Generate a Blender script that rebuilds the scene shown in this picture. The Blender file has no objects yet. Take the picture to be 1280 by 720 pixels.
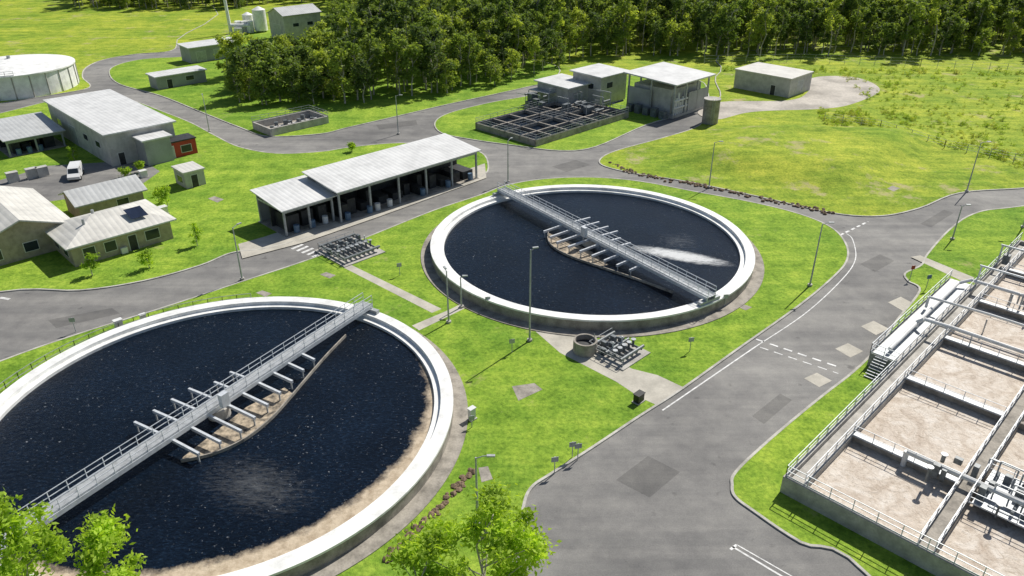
import bpy, math, random
import numpy as np
from mathutils import Vector, Matrix
random.seed(7); np.random.seed(7)
S2=math.sqrt(.5)
CAMH=43.0; F=950.0; TH=math.radians(28); ST,CT=math.sin(TH),math.cos(TH)
# ---- projection helper: ground-plane coordinates (metres) of an image pixel cast to height z
def g(u,v,z=0.0):
    x=(u-640)/F; y=(v-360)/F; d=ST+y*CT; h=CAMH-z
    return Vector((h*x/d, h*(CT-y*ST)/d, z))
def topx(X,Y):
    d=Y*CT+CAMH*ST
    return 640+F*X/d, 360+F*(CAMH*CT-Y*ST)/d
sc=bpy.context.scene
# ------------------------------------------------------------------ materials
def newmat(name):
    m=bpy.data.materials.new(name); m.use_nodes=True
    nt=m.node_tree; b=nt.nodes['Principled BSDF']
    return m,nt,b
def N(nt,t,**k):
    n=nt.nodes.new(t)
    for a,v in k.items(): setattr(n,a,v)
    return n
def noise(nt,scale,detail=3,rough=.55,vec=None):
    n=N(nt,'ShaderNodeTexNoise'); n.inputs['Scale'].default_value=scale
    n.inputs['Detail'].default_value=detail; n.inputs['Roughness'].default_value=rough
    if vec is not None: nt.links.new(vec,n.inputs['Vector'])
    return n
def ramp(nt,fac,stops):
    r=N(nt,'ShaderNodeValToRGB'); nt.links.new(fac,r.inputs['Fac'])
    e=r.color_ramp.elements
    while len(e)<len(stops): e.new(.5)
    for i,(p,c) in enumerate(stops):
        e[i].position=p; e[i].color=(*c,1) if len(c)==3 else c
    return r
def mix(nt,fac,a,b,mode='MIX'):
    m=N(nt,'ShaderNodeMix'); m.data_type='RGBA'; m.blend_type=mode
    for s,v in ((m.inputs[0],fac),(m.inputs[6],a),(m.inputs[7],b)):
        if hasattr(v,'links') : nt.links.new(v,s)
        elif isinstance(v,(int,float)): s.default_value=v
        else: s.default_value=(*v,1)
    return m.outputs[2]
def bump(nt,b,h,strength,dist=.1):
    n=N(nt,'ShaderNodeBump'); n.inputs['Strength'].default_value=strength; n.inputs['Distance'].default_value=dist
    nt.links.new(h,n.inputs['Height']); nt.links.new(n.outputs[0],b.inputs['Normal'])
def pos(nt): return N(nt,'ShaderNodeNewGeometry').outputs['Position']
def mapped(nt,vec,rot,scale):
    mp=N(nt,'ShaderNodeMapping'); mp.inputs['Rotation'].default_value=(0,0,math.radians(rot)); mp.inputs['Scale'].default_value=scale
    nt.links.new(vec,mp.inputs[0]); return mp.outputs[0]
def simple(name,col,rough=.7,metal=0,var=.25,scale=.8,fine=6,bmp=0.0,dark=None):
    m,nt,b=newmat(name); p=pos(nt)
    n1=noise(nt,scale,5,.6,p); n2=noise(nt,fine,3,.6,p)
    lo=tuple(c*(1-var) for c in col); hi=tuple(min(1,c*(1+var*.6)) for c in col)
    if dark: lo=dark
    c=ramp(nt,n1.outputs[0],[(.3,lo),(.6,hi)]).outputs[0]
    c2=ramp(nt,n2.outputs[0],[(.3,(1-var*.6,)*3),(.65,(1,1,1))]).outputs[0]
    nt.links.new(mix(nt,1.0,c,c2,'MULTIPLY'),b.inputs['Base Color'])
    b.inputs['Roughness'].default_value=rough; b.inputs['Metallic'].default_value=metal
    if bmp: bump(nt,b,n2.outputs[0],bmp,.05)
    return m
def grassmat(name,g1,g2,g3,bt=.64,sg=.86):
    m,nt,b=newmat(name); p=pos(nt)
    a=noise(nt,.06,6,.68,p); c=noise(nt,.35,6,.72,p); d=noise(nt,2.6,5,.8,p); e=noise(nt,.11,8,.75,p)
    c1=ramp(nt,a.outputs[0],[(.38,g1),(.6,g2)]).outputs[0]
    c2=ramp(nt,c.outputs[0],[(.32,(.58,.66,.6)),(.5,(.96,.97,.95)),(.68,(1.28,1.14,1.3))]).outputs[0]
    c3=ramp(nt,d.outputs[0],[(.32,(.48,.55,.5)),(.6,(1.12,1.08,1.05))]).outputs[0]
    x=mix(nt,1.0,c1,c2,'MULTIPLY'); x=mix(nt,1.0,x,c3,'MULTIPLY')
    st=noise(nt,.5,3,.6,mapped(nt,p,-43,(.05,1.0,1)))
    sr=ramp(nt,st.outputs[0],[(.42,(sg,sg+.04,sg+.02)),(.58,(1.08,1.05,1.08))]).outputs[0]
    x=mix(nt,1.0,x,sr,'MULTIPLY')
    br=ramp(nt,e.outputs[0],[(bt,(0,0,0)),(bt+.09,(.85,.85,.85))]).outputs[0]
    x=mix(nt,br,x,g3)
    nt.links.new(x,b.inputs['Base Color']); b.inputs['Roughness'].default_value=.9
    b.inputs['Specular IOR Level'].default_value=.1
    bump(nt,b,d.outputs[0],.7,.14)
    return m
GRASS=grassmat('grass',(.19,.345,.04),(.32,.47,.055),(.38,.37,.15),.61)
FIELD=grassmat('field_grass',(.25,.38,.04),(.43,.51,.06),(.45,.39,.21),.565,.82)
def asph(name='asphalt',k=1.0):
    m,nt,b=newmat(name); p=pos(nt)
    a=noise(nt,.05,6,.65,p); c=noise(nt,.5,6,.75,p); d=noise(nt,9,4,.75,p)
    s=noise(nt,.35,5,.65,mapped(nt,p,-45,(.07,1,1)))
    c1=ramp(nt,a.outputs[0],[(.34,(.19*k,.187*k,.18*k)),(.64,(.33*k,.322*k,.30*k))]).outputs[0]
    c2=ramp(nt,c.outputs[0],[(.3,(.76,.76,.78)),(.6,(1,1,1)),(.8,(1.14,1.12,1.08))]).outputs[0]
    c3=ramp(nt,d.outputs[0],[(.3,(.8,.8,.8)),(.7,(1.12,1.12,1.12))]).outputs[0]
    c4=ramp(nt,s.outputs[0],[(.38,(.82,.82,.83)),(.6,(1.07,1.06,1.05))]).outputs[0]
    x=mix(nt,1.0,c1,c2,'MULTIPLY'); x=mix(nt,1.0,x,c3,'MULTIPLY'); x=mix(nt,1.0,x,c4,'MULTIPLY')
    e=noise(nt,.6,4,.5,p); es=ramp(nt,e.outputs[0],[(.66,(1,1,1)),(.74,(.62,.62,.63))]).outputs[0]
    x=mix(nt,1.0,x,es,'MULTIPLY')
    nt.links.new(x,b.inputs['Base Color']); b.inputs['Roughness'].default_value=.85
    b.inputs['Specular IOR Level'].default_value=.25
    bump(nt,b,d.outputs[0],.25,.02); return m
ASPH=asph(); PATCH=asph('asphalt_patch',.74)
CONC=simple('concrete',(.46,.44,.40),.85,var=.3,scale=.7,bmp=.1)
CONCD=simple('weathered_concrete',(.34,.31,.265),.9,var=.4,scale=.9,bmp=.15)
PATH=simple('path_concrete',(.50,.47,.40),.9,var=.22,scale=.4)
KERB=simple('kerb_concrete',(.50,.48,.43),.9,var=.35,scale=.5)
RIM=simple('white_rim_coating',(.86,.86,.83),.55,var=.2,scale=.6)
PAINT=simple('white_road_paint',(.72,.72,.70),.7,var=.35,scale=2,fine=12)
GRAVEL=simple('pale_gravel',(.50,.46,.40),.95,var=.35,scale=.15,fine=2)
def roofm(name,col):
    m,nt,b=newmat(name); p=pos(nt)
    mp=N(nt,'ShaderNodeMapping'); mp.inputs['Rotation'].default_value=(0,0,-math.pi/4); nt.links.new(p,mp.inputs[0])
    w=N(nt,'ShaderNodeTexWave'); w.inputs['Scale'].default_value=.42; nt.links.new(mp.outputs[0],w.inputs[0])
    n1=noise(nt,.35,6,.7,p)
    c=ramp(nt,n1.outputs[0],[(.3,tuple(x*.74 for x in col)),(.6,col)]).outputs[0]
    c2=ramp(nt,w.outputs[0],[(.0,(.86,.87,.89)),(.2,(1,1,1))]).outputs[0]
    nt.links.new(mix(nt,1.0,c,c2,'MULTIPLY'),b.inputs['Base Color'])
    b.inputs['Roughness'].default_value=.5; bump(nt,b,w.outputs[0],.3,.05); return m
ROOF=roofm('metal_roof',(.74,.74,.72)); ROOFG=roofm('grey_metal_roof',(.55,.56,.55)); ROOFB=roofm('cream_metal_roof',(.70,.68,.62))
WALLG=simple('grey_cladding',(.36,.37,.37),.7,var=.18,scale=.4)
WALLL=simple('light_block_wall',(.50,.49,.46),.8,var=.2)
BRICK=simple('tan_brick',(.42,.36,.26),.85,var=.22,scale=1.5,fine=9)
GLASS=simple('window_glass',(.03,.04,.05),.12,var=.2)
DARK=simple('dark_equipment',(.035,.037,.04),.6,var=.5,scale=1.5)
FRAME=simple('white_frame',(.7,.7,.68),.5,var=.1)
RED=simple('red_paint',(.42,.035,.03),.5,var=.2)
STEEL=simple('galvanised_steel',(.42,.44,.45),.5,.2,var=.25,scale=2)
ALU=simple('pale_aluminium',(.62,.65,.68),.45,.1,var=.15,scale=2)
PIPE=simple('white_pipe',(.75,.75,.73),.4,var=.15)
GPIPE=simple('grey_pipe',(.16,.18,.19),.5,.1,var=.4,scale=2)
BLUE=simple('blue_pipe',(.12,.2,.3),.5,var=.3)
BLACK=simple('black_plastic',(.02,.02,.02),.5,var=.2)
ROCK=simple('brown_rock',(.20,.14,.09),.95,var=.5,scale=1.5,bmp=.5)
VAN=simple('white_car_paint',(.78,.78,.77),.25,var=.05)
SOLAR=simple('solar_cells',(.02,.03,.06),.2,var=.3)
def leafm(name,c1,c2,c3,tr=.35):
    m,nt,b=newmat(name); p=pos(nt)
    oi=N(nt,'ShaderNodeObjectInfo'); n=noise(nt,.55,3,.6,p)
    a=ramp(nt,oi.outputs['Random'],[(0,c1),(.5,c2),(1,c3)]).outputs[0]
    d=ramp(nt,n.outputs[0],[(.3,(.6,.65,.6)),(.65,(1.3,1.25,1.0))]).outputs[0]
    x=mix(nt,1.0,a,d,'MULTIPLY')
    nt.links.new(x,b.inputs['Base Color']); b.inputs['Roughness'].default_value=.6
    b.inputs['Specular IOR Level'].default_value=.2
    t=N(nt,'ShaderNodeBsdfTranslucent'); nt.links.new(mix(nt,1.0,x,(1.5,1.5,.6),'MULTIPLY'),t.inputs[0])
    ms=N(nt,'ShaderNodeMixShader'); ms.inputs[0].default_value=tr
    nt.links.new(b.outputs[0],ms.inputs[1]); nt.links.new(t.outputs[0],ms.inputs[2])
    nt.links.new(ms.outputs[0],nt.nodes['Material Output'].inputs[0]); return m
LEAF=leafm('eucalypt_leaves',(.10,.15,.07),(.19,.27,.08),(.36,.43,.11),.45)
LEAFN=leafm('bright_leaves',(.30,.44,.06),(.34,.48,.07),(.38,.52,.08),.5)
WEED=leafm('weed_leaves',(.22,.33,.04),(.32,.42,.06),(.42,.42,.16),.5)
BARK=simple('pale_bark',(.46,.42,.36),.9,var=.4,scale=2)
def foam():
    m,nt,b=newmat('brown_foam'); p=pos(nt)
    a=noise(nt,.35,6,.7,p); a.inputs['Distortion'].default_value=1.5
    d=noise(nt,2.2,5,.75,p); d.inputs['Distortion'].default_value=1
    c=ramp(nt,a.outputs[0],[(.25,(.42,.33,.25)),(.5,(.64,.56,.47)),(.75,(.82,.77,.70))]).outputs[0]
    c2=ramp(nt,d.outputs[0],[(.25,(.58,.53,.46)),(.5,(1,1,1))]).outputs[0]
    nt.links.new(mix(nt,1.0,c,c2,'MULTIPLY'),b.inputs['Base Color']); b.inputs['Roughness'].default_value=.8
    bump(nt,b,d.outputs[0],.8,.15); return m
FOAM=foam()
def waterm(name,streak=None,scum=False,col=(.0022,.005,.0105)):
    m,nt,b=newmat(name)
    o=N(nt,'ShaderNodeTexCoord').outputs['Object']
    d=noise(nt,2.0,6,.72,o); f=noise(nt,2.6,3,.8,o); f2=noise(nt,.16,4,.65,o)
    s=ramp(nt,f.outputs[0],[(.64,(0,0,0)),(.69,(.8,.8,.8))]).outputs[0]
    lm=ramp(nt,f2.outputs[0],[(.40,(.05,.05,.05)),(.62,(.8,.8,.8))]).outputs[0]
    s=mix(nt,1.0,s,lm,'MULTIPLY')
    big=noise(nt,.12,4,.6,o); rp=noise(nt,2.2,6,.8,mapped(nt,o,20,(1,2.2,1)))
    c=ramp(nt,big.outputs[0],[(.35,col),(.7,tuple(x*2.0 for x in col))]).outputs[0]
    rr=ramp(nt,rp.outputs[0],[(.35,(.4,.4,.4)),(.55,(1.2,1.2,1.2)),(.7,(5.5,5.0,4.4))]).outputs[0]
    c=mix(nt,1.0,c,rr,'MULTIPLY')  # ripples brightened in the colour itself, painted sun glints
    c=mix(nt,s,c,(.5,.52,.53))  # pale flecks: foam specks that also paint sun sparkle into the colour
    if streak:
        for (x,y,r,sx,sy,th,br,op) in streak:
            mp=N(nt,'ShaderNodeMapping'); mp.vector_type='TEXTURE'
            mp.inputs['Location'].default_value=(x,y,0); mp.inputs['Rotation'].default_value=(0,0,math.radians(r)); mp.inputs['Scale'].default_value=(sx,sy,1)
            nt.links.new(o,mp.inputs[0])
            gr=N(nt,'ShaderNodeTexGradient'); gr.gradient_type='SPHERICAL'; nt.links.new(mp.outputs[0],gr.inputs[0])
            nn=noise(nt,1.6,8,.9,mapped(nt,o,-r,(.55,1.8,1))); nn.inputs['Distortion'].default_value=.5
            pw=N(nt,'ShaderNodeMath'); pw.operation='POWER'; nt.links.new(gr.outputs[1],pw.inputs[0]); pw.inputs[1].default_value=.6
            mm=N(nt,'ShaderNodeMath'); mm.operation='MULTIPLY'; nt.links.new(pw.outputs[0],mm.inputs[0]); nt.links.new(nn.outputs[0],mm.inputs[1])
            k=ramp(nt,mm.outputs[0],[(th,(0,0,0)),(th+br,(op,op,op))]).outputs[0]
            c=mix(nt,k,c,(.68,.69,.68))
    if scum:
        ln=N(nt,'ShaderNodeVectorMath'); ln.operation='LENGTH'; nt.links.new(o,ln.inputs[0])
        dt=N(nt,'ShaderNodeVectorMath'); dt.operation='DOT_PRODUCT'; nt.links.new(o,dt.inputs[0]); dt.inputs[1].default_value=(.055,-.095,0)
        nn=noise(nt,.5,6,.75,o)
        a1=N(nt,'ShaderNodeMath'); nt.links.new(ln.outputs['Value'],a1.inputs[0]); nt.links.new(dt.outputs['Value'],a1.inputs[1])
        a2=N(nt,'ShaderNodeMath'); a2.operation='MULTIPLY_ADD'; nt.links.new(nn.outputs[0],a2.inputs[0]); a2.inputs[1].default_value=2.6; nt.links.new(a1.outputs[0],a2.inputs[2])
        mr=N(nt,'ShaderNodeMapRange'); nt.links.new(a2.outputs[0],mr.inputs[0]); mr.inputs[1].default_value=20.4; mr.inputs[2].default_value=21.2
        sc2=ramp(nt,noise(nt,1.4,5,.7,o).outputs[0],[(.3,(.36,.28,.19)),(.6,(.60,.50,.37))]).outputs[0]
        c=mix(nt,mr.outputs[0],c,sc2)
    nt.links.new(c,b.inputs['Base Color']); b.inputs['Roughness'].default_value=.1
    b.inputs['IOR'].default_value=1.33; b.inputs['Specular IOR Level'].default_value=.38
    bump(nt,b,d.outputs[0],.5,.15); return m
POOLW=waterm('dark_basin_water')
# ------------------------------------------------------------------ mesh builder
def mkmesh(name,vs,fs,mat,smooth=False):
    me=bpy.data.meshes.new(name); me.from_pydata([tuple(v) for v in vs],[],fs); me.update()
    if smooth: me.polygons.foreach_set('use_smooth',[True]*len(fs))
    me.materials.append(mat); return me
def link(name,data,parent=None):
    o=bpy.data.objects.new(name,data); sc.collection.objects.link(o)
    if parent: o.parent=parent
    return o
E1=Vector((S2,S2,0)); E3=Vector((-S2,S2,0))
class G:
    def __init__(s,name): s.name=name; s.p={}
    def add(s,part,mat,vs,fs,sm=False):
        d=s.p.setdefault(part,[mat,[],[],sm]); k=len(d[1]); d[1].extend(vs); d[2].extend([tuple(i+k for i in f) for f in fs])
    def hexa(s,part,mat,c):
        s.add(part,mat,c,[(3,2,1,0),(4,5,6,7),(0,1,5,4),(1,2,6,5),(2,3,7,6),(3,0,4,7)])
    def boxl(s,part,mat,o,a0,a1,b0,b1,z0,z1,e1=E1,e3=E3):
        o=Vector((o[0],o[1],0)); q=[(a0,b0),(a1,b0),(a1,b1),(a0,b1)]
        s.hexa(part,mat,[o+e1*a+e3*b+Vector((0,0,z)) for z in (z0,z1) for a,b in q])
    def box(s,part,mat,c,sx,sy,z0,z1,rz=0):
        e1=Vector((math.cos(rz),math.sin(rz),0)); e3=Vector((-e1.y,e1.x,0))
        s.boxl(part,mat,c,-sx/2,sx/2,-sy/2,sy/2,z0,z1,e1,e3)
    def beam(s,part,mat,p,q,w,h=None):
        p=Vector(p); q=Vector(q); h=h or w; d=(q-p)
        if d.length<1e-5: return
        d.normalize(); up=Vector((0,0,1)) if abs(d.z)<.95 else Vector((0,1,0))
        x=d.cross(up).normalized()*(w/2); y=x.cross(d).normalized()*(h/2)
        s.hexa(part,mat,[p-x-y,p+x-y,q+x-y,q-x-y,p-x+y,p+x+y,q+x+y,q-x+y])
    def cyl(s,part,mat,p,q,r,r2=None,n=12,sm=True):
        p=Vector(p); q=Vector(q); r2=r if r2 is None else r2; d=(q-p).normalized()
        up=Vector((0,0,1)) if abs(d.z)<.95 else Vector((0,1,0)); x=d.cross(up).normalized(); y=d.cross(x)
        vs=[]
        for c,rr in ((p,r),(q,r2)):
            vs+= [c+x*rr*math.cos(t*2*math.pi/n)+y*rr*math.sin(t*2*math.pi/n) for t in range(n)]
        fs=[(i,i+n,(i+1)%n+n,(i+1)%n) for i in range(n)]+[tuple(range(n)),tuple(range(2*n-1,n-1,-1))]
        s.add(part,mat,vs,fs)
    def path(s,part,mat,pts,r,n=8):
        for a,b in zip(pts[:-1],pts[1:]): s.cyl(part,mat,a,b,r,n=n)
    def lathe(s,part,mat,c,prof,n=144,a0=0,a1=2*math.pi):
        full=abs(a1-a0-2*math.pi)<1e-4; m=n if full else n+1; vs=[];fs=[]
        for i in range(m):
            t=a0+(a1-a0)*i/n
            vs+= [Vector((c[0]+r*math.cos(t),c[1]+r*math.sin(t),z)) for r,z in prof]
        k=len(prof)
        for i in range(n):
            j=(i+1)%m
            for q in range(k-1): fs.append((i*k+q,j*k+q,j*k+q+1,i*k+q+1))
        s.add(part,mat,vs,fs)
    def extr(s,part,mat,o,prof,l0,l1,axis='a'):
        o=Vector((o[0],o[1],0)); A,B=(E1,E3) if axis=='a' else (E3,E1)
        n=len(prof); vs=[o+A*l+B*t+Vector((0,0,z)) for l in (l0,l1) for t,z in prof]
        fs=[tuple(range(n)),tuple(range(2*n-1,n-1,-1))]+[(i,i+n,(i+1)%n+n,(i+1)%n) for i in range(n)]
        s.add(part,mat,vs,fs)
    def rail(s,part,mat,pts,h=1.1,step=1.8,w=.05,closed=False):
        pts=[Vector(p) for p in pts]
        if closed: pts=pts+[pts[0]]
        for a,b in zip(pts[:-1],pts[1:]):
            L=(b-a).length; n=max(1,round(L/step))
            for z in (h,h*.55): s.beam(part,mat,a+Vector((0,0,z)),b+Vector((0,0,z)),w)
            s.beam(part,mat,a+Vector((0,0,.1)),b+Vector((0,0,.1)),.02,.14)
            for i in range(n+1):
                p=a.lerp(b,i/n); s.beam(part,mat,p,p+Vector((0,0,h)),w)
    def done(s):
        if len(s.p)==1:
            (k,d),=s.p.items(); o=link(s.name,mkmesh(s.name,d[1],d[2],d[0]))
            fixn(o.data); return o
        e=link(s.name,None)
        for k,d in s.p.items():
            o=link(k,mkmesh(k,d[1],d[2],d[0]),e); fixn(o.data)
        return e
import bmesh
def fixn(me):
    if len(me.polygons)>60000: return
    bm=bmesh.new(); bm.from_mesh(me); bmesh.ops.recalc_face_normals(bm,faces=bm.faces); bm.to_mesh(me); bm.free()
def cr(pts,closed=True,k=6):
    out=[]; n=len(pts)
    for i in range(n if closed else n-1):
        P=[Vector(pts[(i+j)%n] if closed else pts[min(max(i+j,0),n-1)]) for j in (-1,0,1,2)]
        for t in range(k):
            t/=k; out.append(.5*((2*P[1])+(P[2]-P[0])*t+(2*P[0]-5*P[1]+4*P[2]-P[3])*t*t+(3*P[1]-P[0]-3*P[2]+P[3])*t**3))
    if not closed: out.append(Vector(pts[-1]))
    return out
def area(p): return sum(a.x*b.y-b.x*a.y for a,b in zip(p,p[1:]+p[:1]))/2
def sheet(name,mat,px,z,smooth=False):
    pp=cr(px) if smooth else [Vector(p) for p in px]
    w=[g(p.x,p.y,0) for p in pp]
    for q in w: q.z=z
    if area(w)<0: w.reverse()
    return link(name,mkmesh(name,list(w),[tuple(range(len(w)))],mat))
def island(px,mat=None,k=5):
    pp=cr(px,k=k); w=[g(p.x,p.y,0) for p in pp]
    if area(w)<0: w.reverse()
    n=len(w)
    link('grass_verge',mkmesh('grass_verge',[Vector((q.x,q.y,.10)) for q in w],[tuple(range(n))],mat or GRASS))
    vs=[];fs=[]
    for i in range(n):
        t=(w[(i+1)%n]-w[i-1]); t.z=0; t.normalize(); nrm=Vector((-t.y,t.x,0))
        o=w[i]; q=o+nrm*.24
        vs+= [Vector((o.x,o.y,0)),Vector((o.x,o.y,.125)),Vector((q.x,q.y,.125)),Vector((q.x,q.y,.09))]
    for i in range(n):
        j=(i+1)%n
        for c in range(3): fs.append((i*4+c,j*4+c,j*4+c+1,i*4+c+1))
    link('kerb',mkmesh('kerb',vs,fs,KERB))
# ------------------------------------------------------------------ ground
link('ground',mkmesh('ground',[(-3000,-800,-.03),(3000,-800,-.03),(3000,5000,-.03),(-3000,5000,-.03)],[(0,1,2,3)],FIELD))
sheet('asphalt_road',ASPH,[(-700,1000),(-700,180),(0,110),(100,70),(230,55),(250,70),(420,120),(660,102),(880,118),(900,142),(1300,225),(1900,215),(1900,1000)],0.0)
for i,px in enumerate([[(770,600),(810,570),(850,590),(812,622)],[(1075,330),(1100,318),(1118,326),(1094,340)],[(690,208),(720,200),(738,206),(708,215)],[(60,400),(140,385),(150,392),(70,410)],[(940,520),(975,492),(990,500),(955,530)],[(1150,280),(1180,262),(1192,266),(1164,284)],[(470,156),(520,150),(522,156),(474,162)]]):
    sheet('road_patch',PATCH,px,.004)
island([(-500,620),(-200,530),(0,452),(100,417),(200,386),(300,353),(385,325),(455,298),(540,264),(600,244),(632,232),(680,224),(740,222),(800,227),(870,240),(940,253),(1000,268),(1040,285),(1058,305),(1060,325),(1045,345),(1000,383),(920,440),(850,490),(800,522),(740,562),(690,594),(665,612),(655,640),(640,720),(600,950),(100,1000),(-500,1000)])
island([(-500,480),(-200,410),(0,366),(100,364),(180,352),(250,333),(290,317),(330,312),(380,299),(480,268),(560,240),(604,221),(611,205),(600,190),(560,182),(500,179),(440,184),(400,190),(345,192),(300,184),(270,170),(240,154),(205,140),(170,127),(140,120),(100,118),(0,142),(-100,165),(-500,240)])
island([(-500,215),(-100,150),(0,130),(60,120),(112,110),(104,97),(108,85),(130,75),(170,68),(213,64),(222,50),(220,0),(-500,0)],FIELD)
island([(136,92),(145,82),(180,74),(240,70),(262,60),(300,40),(420,40),(560,60),(690,80),(690,101),(660,109),(620,118),(560,131),(500,145),(435,160),(400,168),(335,171),(300,160),(245,138),(200,120),(150,106)])
island([(543,154),(560,142),(610,129),(665,119),(695,110),(720,96),(860,98),(885,115),(876,136),(810,156),(745,184),(700,189),(640,182),(590,175),(552,167)])
island([(752,207),(752,197),(775,187),(830,172),(872,158),(884,140),(900,120),(900,90),(1000,60),(1900,60),(1900,205),(1400,228),(1280,236),(1200,242),(1150,261),(1100,271),(1040,267),(950,247),(860,228),(790,217)],FIELD)
island([(913,607),(918,590),(960,550),(1020,500),(1065,465),(1095,435),(1120,400),(1148,364),(1134,352),(1130,342),(1150,332),(1158,318),(1185,288),(1215,268),(1260,260),(1400,250),(1900,250),(1900,1000),(1300,1000),(1085,722),(1000,680),(940,640),(917,622)])
Q=[Vector((21,128,0)),Vector((55,106.5,0)),Vector((92,150,0)),Vector((42,152,0))]
vs=[];fs=[];n=40
for i in range(n+1):
    for j in range(n+1):
        s,t=i/n,j/n; p=Q[0].lerp(Q[1],s).lerp(Q[3].lerp(Q[2],s),t)
        f=lambda x: min(1,max(0,x/.28)); sm=lambda x:x*x*(3-2*x)
        h=sm(f(s))*sm(f(1-s))*sm(f(t))*sm(f(1-t))
        vs.append((p.x,p.y,.05+2.0*h+.15*h*math.sin(p.x*.3)*math.cos(p.y*.23)))
for i in range(n):
    for j in range(n): a=i*(n+1)+j; fs.append((a,a+n+1,a+n+2,a+1))
o=link('grass_mound',mkmesh('grass_mound',vs,fs,FIELD,True)); fixn(o.data)
sheet('gravel_apron',GRAVEL,[(872,141),(900,128),(985,126),(1010,115),(1015,98),(1060,96),(1090,104),(1098,116),(1060,132),(1020,137),(960,139),(930,142),(895,150)],.106,True)
sheet('concrete_path',PATH,[(303,324),(298,306),(330,297),(606,205),(608,223),(470,273),(380,304)],.112)
sheet('concrete_path',PATH,[(425,333),(437,331),(552,387),(540,392)],.106)
sheet('concrete_path',PATH,[(515,408),(562,388),(578,380),(582,386),(524,414)],.110)
sheet('concrete_path',PATH,[(668,414),(722,408),(745,438),(790,462),(822,470),(856,486),(822,508),(800,498),(770,478),(700,442)],.106)
sheet('concrete_path',PATH,[(1138,322),(1150,320),(1218,348),(1206,354)],.106)
sheet('concrete_slab',CONCD,[(640,484),(668,480),(678,488),(648,502)],.110)
sheet('concrete_slab',CONCD,[(598,586),(610,584),(616,600),(602,604)],.110)
for q in [(1023,475),(1062,438),(1094,410),(1128,380)]:
    sheet('concrete_pad',PATH,[(q[0]-18,q[1]-2),(q[0]-2,q[1]-9),(q[0]+17,q[1]+1),(q[0]+1,q[1]+9)],.012)
for q in [(410,345),(1090,212),(270,250),(1115,236),(930,385),(330,368)]:
    sheet('access_cover',CONCD,[(q[0]-10,q[1]-1),(q[0]-2,q[1]-4),(q[0]+10,q[1]),(q[0]+2,q[1]+4)],.114)
sheet('car_park',ASPH,[(-300,290),(-100,240),(0,226),(60,208),(140,203),(185,205),(200,215),(165,240),(150,256),(80,250),(0,262),(-300,330)],.108)
def line(px,w=.12,z=.009,dash=None,name='road_marking'):
    G_=G(name); pts=[g(*p) for p in px]
    for a,b in zip(pts[:-1],pts[1:]):
        d=(b-a); L=d.length; d.normalize(); x=Vector((-d.y,d.x,0))*w/2; t=0
        while t<L-.01:
            e=min(L,t+(dash[0] if dash else L)); p,q=a+d*t,a+d*e
            G_.add('line',PAINT,[Vector((v.x,v.y,z)) for v in (p-x,q-x,q+x,p+x)],[(0,1,2,3)])
            t=e+(dash[1] if dash else 0)
            if not dash: break
    G_.done()
line([(828,513),(945,433)],.15)
line([(p.x,p.y) for p in cr([(945,433),(1005,393),(1050,352),(1069,325),(1066,300),(1058,292)],False)],.12)
line([(945,424),(1052,460)],.25,dash=(.9,.6)); line([(950,434),(1048,467)],.15,dash=(.9,.6))
line([(1050,294),(1085,277)],.3,dash=(.9,.6)); line([(915,683),(990,728)],.16); line([(913,687),(921,681)],.2)
line([(921,681),(996,724)],.10)
line([(0,372),(12,374)],.4)
for i in range(6): line([(358+i*6.5,309+i*2.4),(372+i*6.5,303+i*2.4)],.45)
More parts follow.
